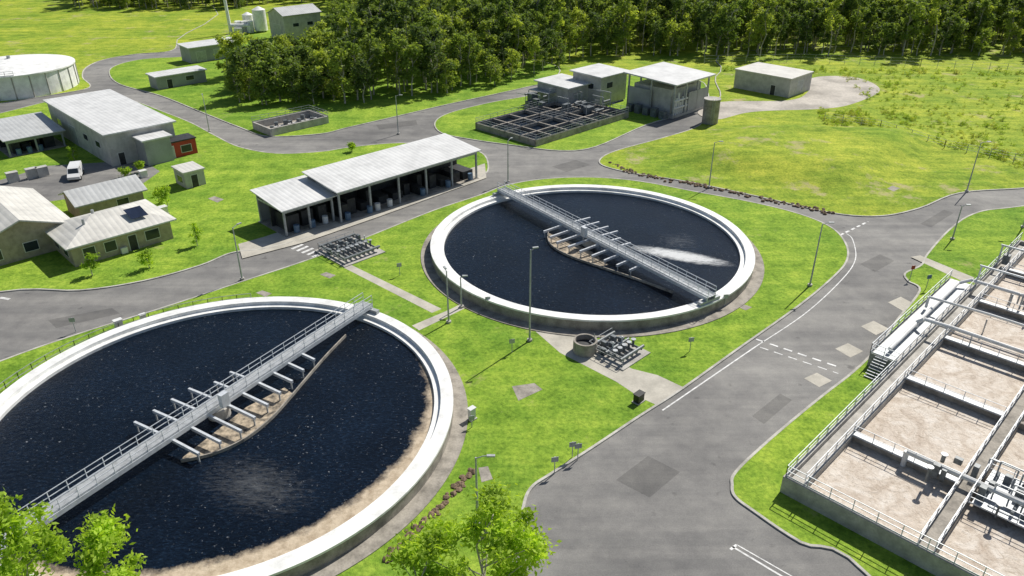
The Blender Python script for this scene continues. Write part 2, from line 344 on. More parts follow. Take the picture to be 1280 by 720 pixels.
# ------------------------------------------------------------------ clarifiers
SCUM=simple('scum',(.40,.33,.24),.8,var=.7,scale=1.6,fine=3,dark=(.015,.018,.02))
def clarifier(cx,cy,ang,wm,flip):
    G_=G('clarifier_tank'); c=(cx,cy)
    G_.lathe('apron',CONCD,c,[(22.3,.08),(22.3,.18),(20.9,.19)])
    G_.lathe('outer_wall',CONCD,c,[(20.95,.05),(20.95,1.28)])
    G_.lathe('white_rim',RIM,c,[(20.95,1.28),(21.0,1.30),(21.0,1.5),(19.85,1.5),(19.85,1.12),(19.25,1.12),(19.25,.6)])
    G_.done()
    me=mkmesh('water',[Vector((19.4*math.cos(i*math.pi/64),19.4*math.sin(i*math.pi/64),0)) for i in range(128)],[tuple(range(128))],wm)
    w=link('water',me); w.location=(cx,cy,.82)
    B=G('clarifier_bridge'); d=Vector((math.cos(ang),math.sin(ang),0)); s=Vector((-d.y,d.x,0)); O=Vector((cx,cy,0))
    W=.62; z=2.3; L=20.9
    def P(r,t,zz): return O+d*r+s*t+Vector((0,0,zz))
    B.beam('deck',STEEL,P(-L,0,z),P(L,0,z),W*2,.06)
    for t in (-W,W):
        B.beam('girders',ALU,P(-L,t,z-.2),P(L,t,z-.2),.10,.42)
        B.rail('handrails',ALU,[P(-L,t,z+.05),P(L,t,z+.05)],1.05,1.5,.05)
    for e in (-L,L):
        for t in (-W,W): B.beam('end_carriage',STEEL,P(e*.985,t,1.5),P(e*.985,t,z-.3),.25)
        B.beam('end_carriage',STEEL,P(e*.985,-1.6,1.72),P(e*.985,1.6,1.72),.5,.35)
    B.cyl('centre_column',CONC,P(0,0,.5),P(0,0,z-.5),1.0,n=20)
    B.box('drive_cabinet',ALU,P(0,1.1*flip,0),.8,.5,z,z+1.3,ang)
    B.cyl('cable_pipe',GPIPE,P(-L,W+.12,z-.1),P(L,W+.12,z-.1),.05,n=6)
    f=flip
    for i in range(9):
        r=-5.2+i*1.9
        o1=3.9-abs(i-2)*.38; o2=4.4 if i<4 else 3.2
        if i<6: B.beam('support_arms',ALU,P(r,-f*o2,1.75),P(r,-f*W,1.85),.22,.3)
        B.beam('support_arms',ALU,P(r,f*W,1.85),P(r,f*(o1+.6),1.7),.22,.3)
        B.beam('hangers',STEEL,P(r,f*(o1+.4),.5),P(r,f*(o1+.4),1.7),.12)
        if i<6: B.beam('hangers',STEEL,P(r,-f*(o2-.2),.5),P(r,-f*(o2-.2),1.7),.12)
    cv=cr([(a,b,0) for a,b in [(-6,2.3),(-4,3.9),(-1.5,4.7),(1.5,4.6),(4.5,3.9),(8,2.9),(12,1.8),(16,.9)]],False)
    for a,b in zip(cv[:-1],cv[1:]):
        B.beam('curved_scraper',CONCD,P(a.x,f*a.y,.92),P(b.x,f*b.y,.92),.12,.4)
    vs=[P(a.x,f*a.y,.845) for a in cv if a.x<6]+[P(6,f*2.0,.845),P(2,f*1.2,.845),P(-2,f*1.6,.845),P(-5.5,f*1.9,.845)]
    link('scum_film',mkmesh('scum_film',vs,[tuple(range(len(vs)))],SCUM))
    B.done()
w1=waterm('clarifier_water_a',[(6,-9,-25,12,7,.37,.5,.3)],True); w2=waterm('clarifier_water_b',[(11.3,-3.4,-24,9.5,2.4,.24,.16,1.0),(12,1,-30,9,9,.42,.4,.3)])  # first tank's streak paints pale ripple reflections; second tank's narrow streak is spray
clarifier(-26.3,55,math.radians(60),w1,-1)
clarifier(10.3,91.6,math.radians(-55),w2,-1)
R=G('handrail_fence'); pts=[(-26.3+22.6*math.cos(t),55+22.6*math.sin(t),.1) for t in np.linspace(math.radians(100),math.radians(200),26)]
R.rail('rails',STEEL,pts,1.1,2,.05); R.done()
# ------------------------------------------------------------------ aeration basin
E2=Vector((S2,-S2,0)); O=(21.4,46.0)
A=G('aeration_basin')
def ab(part,mat,s0,s1,t0,t1,z0,z1): A.boxl(part,mat,O,s0,s1,t0,t1,z0,z1,E1,E2)
def AP(s,t,z): return Vector((O[0],O[1],z))+E1*s+E2*t
ZT=1.7; sb=[0,9,20.8,31,42,53,64]
ab('walls',CONC,0,64,0,.35,.05,ZT); ab('walls',CONC,0,64,21.2,21.6,.05,ZT)
ab('walls',CONC,0,.35,.35,21.2,.05,ZT); ab('walls',CONC,63.6,64,.35,21.2,.05,ZT)
ab('walls',CONC,.35,63.6,.35,1.5,.05,1.25); ab('walls',CONC,.35,63.6,1.5,1.75,.05,ZT)
ab('centre_walkway',CONCD,.35,63.6,10,11.3,.05,ZT+.004)
for s in sb[1:-1]:
    ab('divider_walls',CONCD,s,s+.35,1.75,10,.05,ZT-.004); ab('divider_walls',CONCD,s,s+.35,11.3,21.2,.05,ZT-.004)
for i in range(6):
    for t0,t1 in ((1.75,10),(11.3,21.2)):
        s0=sb[i]+.35; s1=sb[i+1]
        o=link('foam',mkmesh('foam',[AP(s0,t0,1.05),AP(s0,t1,1.05),AP(s1,t1,1.05),AP(s1,t0,1.05)],[(0,1,2,3)],FOAM)); fixn(o.data)
for l in ([(0.15,.15),(64,.15)],[(.35,1.62),(64,1.62)],[(.15,.15),(.15,21.4)],[(.35,10.1),(64,10.1)],[(.35,11.2),(64,11.2)],[(0,21.4),(64,21.4)]):
    A.rail('handrails',ALU,[AP(*l[0],ZT),AP(*l[1],ZT)],1.1,1.8,.05)
for s in sb[1:-1]:
    ab('cross_walkways',STEEL,s-.25,s+.6,1.75,10,ZT+.01,ZT+.07)
    A.rail('handrails',ALU,[AP(s-.2,1.75,ZT),AP(s-.2,10,ZT)],1.1,1.8,.045)
A.path('pipes',PIPE,[AP(8.9,6,1),AP(8.9,6,2.5),AP(8.9,21,2.6)],.22)
A.path('pipes',PIPE,[AP(31.2,-1.2,.2),AP(31.2,-1.2,2.3),AP(31.2,-.6,2.9),AP(31.2,2,3.0),AP(31.2,20,3.0)],.2,10)
A.path('pipes',PIPE,[AP(24,-1.2,2.2),AP(44,-1.2,2.2),AP(45,-.2,2.6),AP(45,20,2.6)],.2,10)
A.path('pipes',PIPE,[AP(36,-1.9,1.9),AP(36,-1.9,3.2),AP(36,4,3.4),AP(36,20,3.4)],.14,10)
for s in (31.2,36,45):
    for t in (4,9.5,15): A.beam('pipe_supports',STEEL,AP(s,t,ZT-1),AP(s,t,2.8),.1)
ab('side_channel',CONC,23,46,-2.6,0-.01,.05,1.6)
ab('side_channel_deck',STEEL,23.2,45.8,-2.4,-.3,1.61,1.66)
A.rail('handrails',ALU,[AP(23,-2.6,1.6),AP(46,-2.6,1.6)],1.1,1.8,.05); A.rail('handrails',ALU,[AP(23,-2.6,1.6),AP(23,0,1.6)],1.1,1.3,.05)
for i in range(8): ab('stairs',STEEL,23-.28*(i+1),23-.28*i,-2,-.8,1.5-i*.19,1.55-i*.19)
rnd=random.Random(3)
for i in range(34):
    s=rnd.uniform(7,12); t=rnd.uniform(8,20.5); h=rnd.uniform(.4,1.3)
    if i%3==0: A.box('machinery',GPIPE,AP(s,t,0),rnd.uniform(.3,.7),rnd.uniform(.3,.6),ZT,ZT+h,math.pi/4)
    elif i%3==1: A.cyl('machinery_pipes',GPIPE,AP(s,t,ZT),AP(s,t,ZT+h+.3),rnd.uniform(.08,.2)); A.cyl('handwheels',STEEL,AP(s,t,ZT+h+.3),AP(s,t,ZT+h+.36),.28)
    else:
        A.beam('machinery_frames',STEEL,AP(s,t,ZT+.1),AP(s,t,ZT+h+.6),.09); e=AP(s,t+2,ZT+h+.6)
        A.beam('machinery_frames',STEEL,AP(s,t,ZT+h+.6),e,.09); A.beam('machinery_frames',STEEL,e,e-Vector((0,0,h+.5)),.09)
for t in (12,14,16,18,20): A.path('machinery_pipes2',PIPE if t%4 else GPIPE,[AP(7.6,t,ZT+.5),AP(11.8,t,ZT+.5),AP(11.8,t,ZT-.6)],.12)
ab('machinery_deck',STEEL,7.2,12.4,11.5,21.2,ZT+.08,ZT+.14)
A.rail('handrails',ALU,[AP(7.2,11.3,ZT),AP(7.2,21,ZT)],1.1,1.5,.045); A.rail('handrails',ALU,[AP(12.4,11.3,ZT),AP(12.4,21,ZT)],1.1,1.5,.045)
for i in range(44):
    s=rnd.uniform(42,62); t=rnd.uniform(0,20)
    A.beam('mixer_posts',STEEL,AP(s,t,ZT),AP(s,t,ZT+rnd.uniform(1.2,3.0)),.13)
    if i%3==0: A.beam('mixer_posts',STEEL,AP(s,t,3.6),AP(s+rnd.choice((-3,3)),t,3.6),.12)
    if i%4==0: A.box('mixer_drives',GPIPE,AP(s,t,0),.8,.7,ZT,ZT+1.2,.8)
for s in (46,54): A.beam('gantry',ALU,AP(s,0,4.2),AP(s,20,4.2),.14,.2); A.beam('gantry',ALU,AP(s,.2,ZT),AP(s,.2,4.2),.14)
A.done()
# ------------------------------------------------------------------ buildings
def opening(B,o,La,Lb,face,p,z,w,h,kind='window'):
    mats={'window':('windows',GLASS),'door':('door',DARK),'roller':('roller_door',STEEL)}[kind]
    for part,mat,ex,pr in (('frames',FRAME,.08,.04),(mats[0],mats[1],0,.055)):
        a0,a1=p-w/2-ex,p+w/2+ex
        if face=='s': B.boxl(part,mat,o,a0,a1,-pr,.02,z-ex,z+h+ex)
        else: B.boxl(part,mat,o,-pr,.02,a0,a1,z-ex,z+h+ex)
def building(name,near,La,Lb,h,wall,roof,rt='flat',rise=1.2,ov=.5,ops=(),z0=.05):
    o=(near[0],near[1]); B=G(name)
    B.boxl('walls',wall,o,0,La,0,Lb,z0,h)
    if rt=='flat': B.extr('roof',roof,o,[(-ov,h+.02),(Lb+ov,h+.02+rise*.3),(Lb+ov,h+.25+rise*.3),(-ov,h+.25)],-ov,La+ov); B.extr('upper_walls',wall,o,[(0.02,h),(Lb-.02,h),(Lb-.02,h+rise*.29)],0.02,La-.02)
    elif rt=='ga':
        m=Lb/2; k=rise/m
        B.extr('roof',roof,o,[(-ov,h-ov*k),(m,h+rise),(Lb+ov,h-ov*k),(Lb+ov,h-ov*k+.18),(m,h+rise+.2),(-ov,h-ov*k+.18)],-ov,La+ov)
        B.extr('gables',wall,o,[(0.02,h),(Lb-.02,h),(m,h+rise-.02)],.02,La-.02)
    elif rt=='gb':
        m=La/2; k=rise/m
        B.extr('roof',roof,o,[(-ov,h-ov*k),(m,h+rise),(La+ov,h-ov*k),(La+ov,h-ov*k+.18),(m,h+rise+.2),(-ov,h-ov*k+.18)],-ov,Lb+ov,'b')
        B.extr('gables',wall,o,[(0.02,h),(La-.02,h),(m,h+rise-.02)],.02,Lb-.02,'b')
    elif rt=='hip':
        v=lambda a,b,z: Vector((o[0],o[1],z))+E1*a+E3*b
        m=min(La,Lb)/2
        c=[v(-ov,-ov,h),v(La+ov,-ov,h),v(La+ov,Lb+ov,h),v(-ov,Lb+ov,h)]
        if La>=Lb: r=[v(m,Lb/2,h+rise),v(La-m,Lb/2,h+rise)]; f=[(0,1,5,4),(1,2,5),(2,3,4,5),(3,0,4)]
        else: r=[v(La/2,m,h+rise),v(La/2,Lb-m,h+rise)]; f=[(0,1,4),(1,2,5,4),(2,3,5),(3,0,4,5)]
        B.add('roof',roof,c+r,f+[(3,2,1,0)])
        B.boxl('fascia',FRAME,o,-ov,La+ov,-ov,Lb+ov,h-.18,h-.003)
    for op in ops: opening(B,o,La,Lb,*op)
    return B,o
B,o=building('brick_office_building',g(95,335),12.6,9,3,BRICK,ROOFB,'hip',1.7,.7,[('s',2,.9,1.4,1.3),('s',4.6,.9,1.4,1.3),('s',7.4,.1,1.0,2.1,'door'),('s',10,.9,1.8,1.3),('w',2.5,.9,1.5,1.3),('w',6,.9,1.5,1.3)])
v=lambda a,b,z: Vector((o[0],o[1],z))+E1*a+E3*b
B.add('solar_panel',SOLAR,[v(8.2,.9,3.98),v(10.4,.9,3.98),v(10.2,2.9,4.78),v(8.0,2.9,4.78)],[(0,1,2,3)])
B.boxl('air_conditioner',FRAME,o,5.6,6.4,-.5,-.1,.2,1.0)
for a,b in ((3,3),(5,5.5)): B.cyl('roof_vents',STEEL,v(a,b,3.6),v(a,b,4.9),.18)
B.done()
B,o=building('brick_office_building',(-66.5,85.2),11,17,3.4,BRICK,ROOFB,'gb',2.0,.7,[('w',3,.9,1.6,1.3),('w',8,.9,1.6,1.3),('s',2,.9,1.2,1.3),('s',6,1,1.6,1.2)]); B.done()
B,o=building('brick_office_building',g(97,256,2.8),9,6,2.8,BRICK,ROOFG,'ga',1.2,.6,[('s',6,.9,1.6,1.2)]); B.done()
B,o=building('workshop_building',(-68.5,125.0),11.5,30,5.6,WALLL,ROOF,'flat',1.5,.5,[('s',1.8,.1,1,2.1,'door'),('s',10,2.5,1.6,1),('w',5,2.5,2,1),('w',11,2.5,2,1),('w',18,.1,3.5,3.5,'roller'),('w',25,2.5,2,1)])
B.boxl('annex_walls',WALLG,o,4.5,9,-4,-.01,.05,4.4); B.boxl('annex_roof',ROOF,o,4.1,9.4,-4.4,-.06,4.41,4.65)
B.done()
def v2(o,a,b,z): return Vector((o[0],o[1],z))+E1*a+E3*b
def shed(name,near,La,Lb,h,roof,step=5,back=True,eq=True,slope=.9):
    o=(near[0],near[1]); B=G(name)
    B.extr('roof',roof,o,[(-.6,h),(Lb+.6,h+slope),(Lb+.6,h+slope+.16),(-.6,h+.16)],-.6,La+.6)
    n=max(1,round(La/step))
    for i in range(n+1):
        a=La*i/n
        for b in (0.1,Lb-.1): B.boxl('columns',STEEL,o,a-.13,a+.13,b-.13,b+.13,.05,h+slope*b/Lb-.02)
        B.boxl('rafters',STEEL,o,a-.1,a+.1,0,Lb,h-.32,h-.06)
    B.boxl('fascia_beam',STEEL,o,0,La,0,.12,h-.5,h-.1)
    B.boxl('floor_slab',CONCD,o,-.3,La+.3,-.3,Lb+.3,.05,.16)
    if back: B.boxl('back_wall',WALLG,o,0,La,Lb-.02,Lb+.08,.16,h+slope-.1)
    if eq:
        r=random.Random(len(name)+int(La))
        a=.8
        while a<La-1.2:
            w=r.uniform(.9,2.2); hh=r.uniform(1.0,2.6); b=r.uniform(.5,2.5)
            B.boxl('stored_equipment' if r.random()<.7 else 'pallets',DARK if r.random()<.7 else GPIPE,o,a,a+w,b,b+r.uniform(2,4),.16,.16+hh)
            if r.random()<.6:
                c=Vector((o[0],o[1],0))+E1*(a+w*.5)+E3*.25
                B.cyl('drums' if r.random()<.6 else 'tanks',BLUE if r.random()<.4 else PIPE,c+Vector((0,0,.16)),c+Vector((0,0,1.2)),.42)
            a+=w+r.uniform(.2,.9)
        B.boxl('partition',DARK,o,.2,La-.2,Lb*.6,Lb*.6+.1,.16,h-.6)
        for i in range(n): B.beam('bracing',STEEL,v2(o,La*i/n,.3,h-.6),v2(o,La*(i+1)/n,.3,h-.6),.08)
    return B
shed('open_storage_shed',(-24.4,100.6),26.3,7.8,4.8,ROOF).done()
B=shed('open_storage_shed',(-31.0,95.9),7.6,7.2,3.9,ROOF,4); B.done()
shed('carport',g(14,197),9,12,3,ROOFG,4.5,False).done()
B,o=building('red_container',g(203,202),6.5,3,2.8,RED,DARK,'flat',.2,.15,[('s',1.8,.15,1.2,2.1,'roller'),('s',4.6,.8,1.8,1.2)]); B.done()
B,o=building('equipment_kiosk',g(234,237),3.2,4,2.6,WALLL,ROOFB,'flat',.3,.2,[('s',1.5,.1,1,2,'door'),('w',2,.8,1.8,1.0)]); B.done()
B,o=building('storage_building',g(240,80),15,6,4,WALLG,ROOF,'flat',1,.5,[('s',3,.1,2.6,2.8,'roller'),('s',8,.1,2.6,2.8,'roller'),('s',12,1.5,1.6,1)]); B.done()
B,o=building('storage_building',g(198,113),12,4.5,2.9,WALLG,ROOF,'flat',.5,.4,[('s',3,.1,1.2,2,'door'),('s',8,1.2,2,1)]); B.done()
B,o=building('steel_barn',g(358,52),13,9,7.5,WALLL,ROOFG,'ga',1.8,.4,[('w',4.5,.1,4,4.5,'roller'),('s',4,4,2,1),('s',9,4,2,1)]); B.done()
B,o=building('blower_building',(33.2,155.2),13,12,0.6,CONC,ROOF,'flat',1,.8)
del B.p['roof']; del B.p['upper_walls']
B.extr('roof',ROOF,o,[(-.8,7),(12.8,7.6),(12.8,7.85),(-.8,7.25)],-.8,13.8)
for a in (0.2,4.4,8.6,12.8):
    for b in (.2,6,11.8): B.boxl('columns',STEEL,o,a-.15,a+.15,b-.15,b+.15,.6,7+.6*b/12)
B.boxl('inner_walls',WALLL,o,1,12,1.5,11,.6,5.6); B.boxl('wall_panels',WALLG,o,5.4,12.9,.05,.2,.6,4.6)
B.boxl('wall_panels',WALLG,o,.05,.2,6,12,.6,5)
for i in range(7):
    c=v2(o,.8+i*.75,.5,.6); B.cyl('ducts',PIPE,c,c+Vector((0,0,2.4+(i%3))),.22)
for z in (2,3.5): B.cyl('ducts',GPIPE,v2(o,.5,.3,z),v2(o,5.3,.3,z),.2)
for i in range(5): B.boxl('blowers',GPIPE,o,-1.8,-.6,1+i*2.1,2.3+i*2.1,.1,1.6+.3*(i%2))
B.done()
B,o=building('pump_building',(12.0,163.0),8,9,4.4,WALLL,ROOF,'flat',.8,.6,[('s',3,.1,2,2.6,'roller')]); B.done()
B,o=building('pump_building',(19.2,165.3),9,8,6.2,WALLL,ROOF,'flat',.8,.6,[('s',3,3.6,2,1.2),('w',3,3.4,2,1.2)]); B.done()
B,o=building('block_storage_building',g(985,123),10.5,14,4.2,WALLL,ROOFB,'flat',.3,.2,[('w',4,.1,1.1,2.2,'door'),('s',5,.1,3,3,'roller')]); B.done()
T=G('concrete_silo'); c=g(887,154); T.cyl('body',CONCD,(c.x,c.y,.05),(c.x,c.y,4.9),1.6,n=28); T.cyl('lid',CONC,(c.x,c.y,4.9),(c.x,c.y,5.05),1.7,n=28)
T.beam('ladder',STEEL,(c.x-.3,c.y-1.7,.1),(c.x-.3,c.y-1.7,5.3),.06); T.beam('ladder',STEEL,(c.x+.2,c.y-1.7,.1),(c.x+.2,c.y-1.7,5.3),.06)
for i in range(14): T.beam('ladder',STEEL,(c.x-.3,c.y-1.7,.4+i*.34),(c.x+.2,c.y-1.7,.4+i*.34),.04)
T.done()
T=G('water_reservoir'); c=g(22,110)
T.lathe('wall',RIM,c,[(13.2,.05),(13.2,5.2)],96); T.lathe('roof',RIM,c,[(13.5,5.0),(13.5,5.3),(0.4,6.9),(0.01,6.9)],96)
T.cyl('vent',STEEL,(c.x,c.y,6.8),(c.x,c.y,7.5),.4); T.rail('handrail',STEEL,[(c.x+13.2*math.cos(t),c.y+13.2*math.sin(t),5.3) for t in np.linspace(-2,-1,9)],1,1.6,.06)
for i in range(24):
    t=i*math.tau/24; T.beam('wall_ribs',CONC,(c.x+13.25*math.cos(t),c.y+13.25*math.sin(t),.1),(c.x+13.25*math.cos(t),c.y+13.25*math.sin(t),5),.25,.12)
T.done()
T=G('filter_basins'); o=(4.4,136.3); La,Lb=28,16.5
T.boxl('floor',CONCD,o,0,La,0,Lb,.05,.35)
for i in range(5): b=i*(Lb-.3)/4; T.boxl('long_walls',CONCD,o,0,La,b,b+.3,.35,1.3)
for i in range(7): a=i*(La-.3)/6; T.boxl('cross_walls',CONCD,o,a,a+.3,.01,Lb-.01,.35,1.28)
T.boxl('water',POOLW,o,.1,La-.1,.1,Lb-.1,.36,.7)
v=lambda a,b,z: v2((4.4,136.3),a,b,z)
for i in (0,2,4):
    b=i*(Lb-.3)/4+.15; T.rail('handrails',STEEL,[v(0,b,1.3),v(La,b,1.3)],1,2,.05)
for a in (.15,La*.5,La-.15): T.rail('handrails',STEEL,[v(a,0,1.3),v(a,Lb,1.3)],1,2,.05)
T.done()
T=G('screening_equipment')
rnd=random.Random(5)
for i in range(34):
    a=rnd.uniform(19,29); b=rnd.uniform(4,22); h=rnd.uniform(1,3.2)
    k=i%3
    if k==0: T.box('cabinets',GPIPE,v(a,b,0),rnd.uniform(.6,2),rnd.uniform(.6,1.4),.3,.3+h,math.pi/4)
    elif k==1: T.cyl('pipes',GPIPE,v(a,b,1.2+h*.5),v(a+rnd.uniform(-4,4),b,1.2+h*.5),.2)
    else: T.beam('frames',STEEL,v(a,b,.3),v(a,b,h+1.5),.15); T.beam('frames',STEEL,v(a,b,h+1.5),v(a,b+3,h+1.5),.12)
T.boxl('platform',STEEL,o,22,29,17,23,3.0,3.12); T.rail('platform_rails',STEEL,[v(22,17,3.1),v(29,17,3.1),v(29,23,3.1)],1.1,1.2,.06)
for a in (22,25.5,29):
    for b in (17,23): T.beam('platform_legs',STEEL,v(a,b,.1),v(a,b,3),.2)
T.done()
T=G('concrete_basin'); n0=g(352,171); o=(n0.x-2,n0.y)
for (a0,a1,b0,b1) in ((0,13,0,.35),(0,13,6.65,7),(0,.35,.35,6.65),(12.65,13,.35,6.65)): T.boxl('walls',CONC,o,a0,a1,b0,b1,.05,1.5)
T.boxl('floor',CONCD,o,.35,12.65,.35,6.65,.1,.2)
for i in range(7): c=v2(o,2+i*1.5,3+(i%2),0); T.box('pumps',GPIPE,c,.7,.7,.2,1.1+.3*(i%3),.3*i); T.cyl('pipes',PIPE,v2(o,2+i*1.5,3,.8),v2(o,3.2+i*1.5,3,.8),.12)
T.rail('handrails',STEEL,[v2(o,0,7,1.5),v2(o,13,7,1.5),v2(o,13,0,1.5)],1,1.8,.05); T.done()
def silo(u,vv,r,h):
    c=g(u,vv); S=G('storage_silo'); S.cyl('body',RIM,(c.x,c.y,.6),(c.x,c.y,h),r,n=24); S.cyl('top',RIM,(c.x,c.y,h),(c.x,c.y,h+r*.45),r,r*.15,n=24)
    for t in range(4): S.beam('legs',STEEL,(c.x+r*.8*math.cos(t*1.57+.8),c.y+r*.8*math.sin(t*1.57+.8),.0),(c.x+r*.8*math.cos(t*1.57+.8),c.y+r*.8*math.sin(t*1.57+.8),.8),.25)
    S.done()
silo(327,40,2.1,7); silo(312,38,1.7,5)
c=g(289,42); S=G('exhaust_stack'); S.cyl('stack',RIM,(c.x,c.y,0),(c.x-.4,c.y,15),.55,.45); S.path('duct',RIM,[(c.x,c.y,2.5),(c.x+6,c.y,2.5),(c.x+6,c.y,.3)],.6); S.box('fan_housing',PIPE,(c.x+3,c.y-1),2.5,2,.1,2); 
for q in (0,2,4): S.cyl('scrubber',RIM,(c.x+2+q,c.y+2,.1),(c.x+2+q,c.y+2,3.6),1.0,n=18)
S.done()
# ------------------------------------------------------------------ street lamps
def lamp(u,vb,h,az=0,arm=1.4):
    c=g(u,vb); L=G('street_lamp'); z0=.08
    L.cyl('base',CONC,(c.x,c.y,z0),(c.x,c.y,z0+.25),.28); L.cyl('pole',STEEL,(c.x,c.y,z0+.2),(c.x,c.y,h),.11,.06,n=10)
    d=Vector((math.cos(az),math.sin(az),0)); t=Vector((c.x,c.y,h))
    L.path('arm',STEEL,[t-Vector((0,0,.1)),t+d*.5+Vector((0,0,.12)),t+d*arm+Vector((0,0,.16))],.04,6)
    e=t+d*(arm+.2); L.box('lamp_head',STEEL,(e.x,e.y),.6,.22,h+.1,h+.22,az); L.done()
for a in [(662,427,10.8,.3,.3),(1012,358,8.2,0,.8),(1208,240,8,0,1),(886,235,7.5,0,.8),(303,350,7,1,.8),(498,168,7.5,0,.8),(635,228,7,1,.8),(561,404,6.5,2,.3),(597,655,6.5,0,.9),(577,385,4,0,.3),(1278,285,7,3),(1190,300,5,0,.6),(262,165,7,2,.8)]: lamp(*a)
def skid(name,u,vv,La,Lb,seed,n=9):
    c=g(u,vv); o=(c.x,c.y); K=G(name)
    K.boxl('slab',CONC,o,-.4,La+.4,-.4,Lb+.4,.06,.22)
    P=lambda a,b,z: v2(o,a,b,z)
    for i in range(n):
        a=La*(i+.5)/n
        K.cyl('pipes',GPIPE,P(a,.2,.7),P(a,Lb-.2,.7),.12)
        K.cyl('valves',GPIPE,P(a,Lb*.3,.5),P(a,Lb*.3,1.4),.13); K.cyl('handwheels',STEEL,P(a,Lb*.3,1.4),P(a,Lb*.3,1.45),.26)
        K.box('pump_bodies',GPIPE,P(a,Lb*(.65+.1*(i%2)),0),.4,.6,.22,1.0+.3*(i%2),math.pi/4)
        if i%2: K.cyl('risers',PIPE,P(a,Lb*.5,.7),P(a,Lb*.5,1.7),.08)
    for b in (.3,Lb*.5,Lb-.3): K.cyl('manifolds',GPIPE,P(0,b,.9),P(La,b,.9),.17)
    K.rail('handrails',STEEL,[P(0,0,.2),P(0,Lb,.2),P(La,Lb,.2)],1.1,1.6,.045); K.done()
skid('valve_manifold',432,333,5.6,6.2,1,8); skid('pump_skid',778,461,3.8,4.4,2,5)
c=g(731,440); K=G('concrete_manhole'); K.lathe('ring',CONCD,c,[(1.25,.08),(1.25,1.5),(1.05,1.5),(1.05,.4)],32); K.lathe('cover',DARK,c,[(1.05,.9),(.01,.9)],32); K.beam('ladder',STEEL,(c.x+.9,c.y,.5),(c.x+.9,c.y,2.2),.06); K.done()
def cabinet(u,vv,w,d,h,mat,name='control_cabinet'):
    c=g(u,vv); K=G(name); K.box('plinth',CONC,c,w+.2,d+.2,.05,.2,math.pi/4); K.box('body',mat,c,w,d,.2,h,math.pi/4); K.box('lid',mat,c,w+.12,d+.12,h,h+.07,math.pi/4); K.done()
cabinet(798,503,.9,.6,1.0,BLACK,'wheelie_bin'); cabinet(590,525,.6,.4,1.3,PIPE); cabinet(150,412,.8,.5,1.2,PIPE); cabinet(180,402,.6,.4,.9,PIPE)
for u,vv in ((18,228),(42,223),(55,221)): cabinet(u,vv,1.6,1.0,1.7,WALLL,'air_conditioning_unit')
for u,vv in ((205,268),(180,222)): cabinet(u,vv,1.1,.9,1.2,PIPE,'air_conditioning_unit')
def sign(u,vv,h=1.8,w=.6,mat=None):
    c=g(u,vv); K=G('sign_post'); K.cyl('post',STEEL,(c.x,c.y,.05),(c.x,c.y,h),.04,n=8); K.box('plate',mat or STEEL,(c.x,c.y-.06),w,.03,h-.5,h,0.2); K.done()
for s in ((693,592),(722,575),(715,573),(1137,350,2,.5,RED),(95,415),(862,440),(640,442),(905,385),(500,345),(1157,362,2,.6,BLUE),(610,388),(590,535,1.4,.5)): sign(*s)
def rocks(name,px,n,smin,smax,z=.1,spread=.5):
    pts=[g(*p) for p in px]; K=G(name); r=random.Random(n)
    Ls=[(b-a).length for a,b in zip(pts[:-1],pts[1:])]; T=sum(Ls)
    for i in range(n):
        d=r.random()*T; k=0
        while d>Ls[k] and k<len(Ls)-1: d-=Ls[k]; k+=1
        c=pts[k].lerp(pts[k+1],d/Ls[k])+Vector((r.gauss(0,spread),r.gauss(0,spread),z)); s=r.uniform(smin,smax)
        bm=bmesh.new(); bmesh.ops.create_icosphere(bm,subdivisions=1,radius=1)
        vv=[c+Vector((q.co.x*s*r.uniform(.7,1.2),q.co.y*s*r.uniform(.7,1.2),q.co.z*s*.7*r.uniform(.7,1.2))) for q in bm.verts]
        bm.verts.ensure_lookup_table(); K.add('rocks',ROCK,vv,[tuple(x.index for x in f.verts) for f in bm.faces]); bm.free()
    K.done()
rocks('rock_edging',[(592,588),(560,625),(520,665),(478,705)],90,.14,.36,spread=.2)
rocks('rock_edging',[(765,205),(790,217),(860,229),(950,248),(1040,267)],170,.15,.36,spread=.45)
def van(c,az):
    K=G('parked_van'); e=Vector((math.cos(az),math.sin(az),0)); s=Vector((-e.y,e.x,0)); z0=.1
    def P(x,y,z): return Vector((c.x,c.y,z0+z))+e*x+s*y
    prof=[(-2.5,.35),(2.4,.35),(2.5,.8),(1.75,1.15),(1.1,1.85),(.7,2.0),(-2.4,2.0),(-2.5,1.6)]; n=len(prof)
    vs=[P(x,y*(.9 if z>1.2 else 1),z) for y in (-.92,.92) for x,z in prof]
    K.add('body',VAN,vs,[tuple(range(n)),tuple(range(2*n-1,n-1,-1))]+[(i,i+n,(i+1)%n+n,(i+1)%n) for i in range(n)])
    K.add('windscreen',GLASS,[P(1.72,-.76,1.2),P(1.72,.76,1.2),P(1.16,.72,1.82),P(1.16,-.72,1.82)],[(0,1,2,3)])
    for y in (-1,1): K.add('side_windows',GLASS,[P(1.4,y*.90,1.25),P(-.2,y*.90,1.25),P(-.2,y*.845,1.8),P(1.05,y*.845,1.8)],[(0,1,2,3)])
    K.add('rear_window',GLASS,[P(-2.515,-.7,1.2),P(-2.515,.7,1.2),P(-2.44,.65,1.8),P(-2.44,-.65,1.8)],[(0,1,2,3)])
    for x in (-1.6,1.6):
        for y in (-.85,.85): K.cyl('wheels',BLACK,P(x,y-.12,.34),P(x,y+.12,.34),.34,n=16)
    K.done()
van(g(96,222),math.radians(-70))
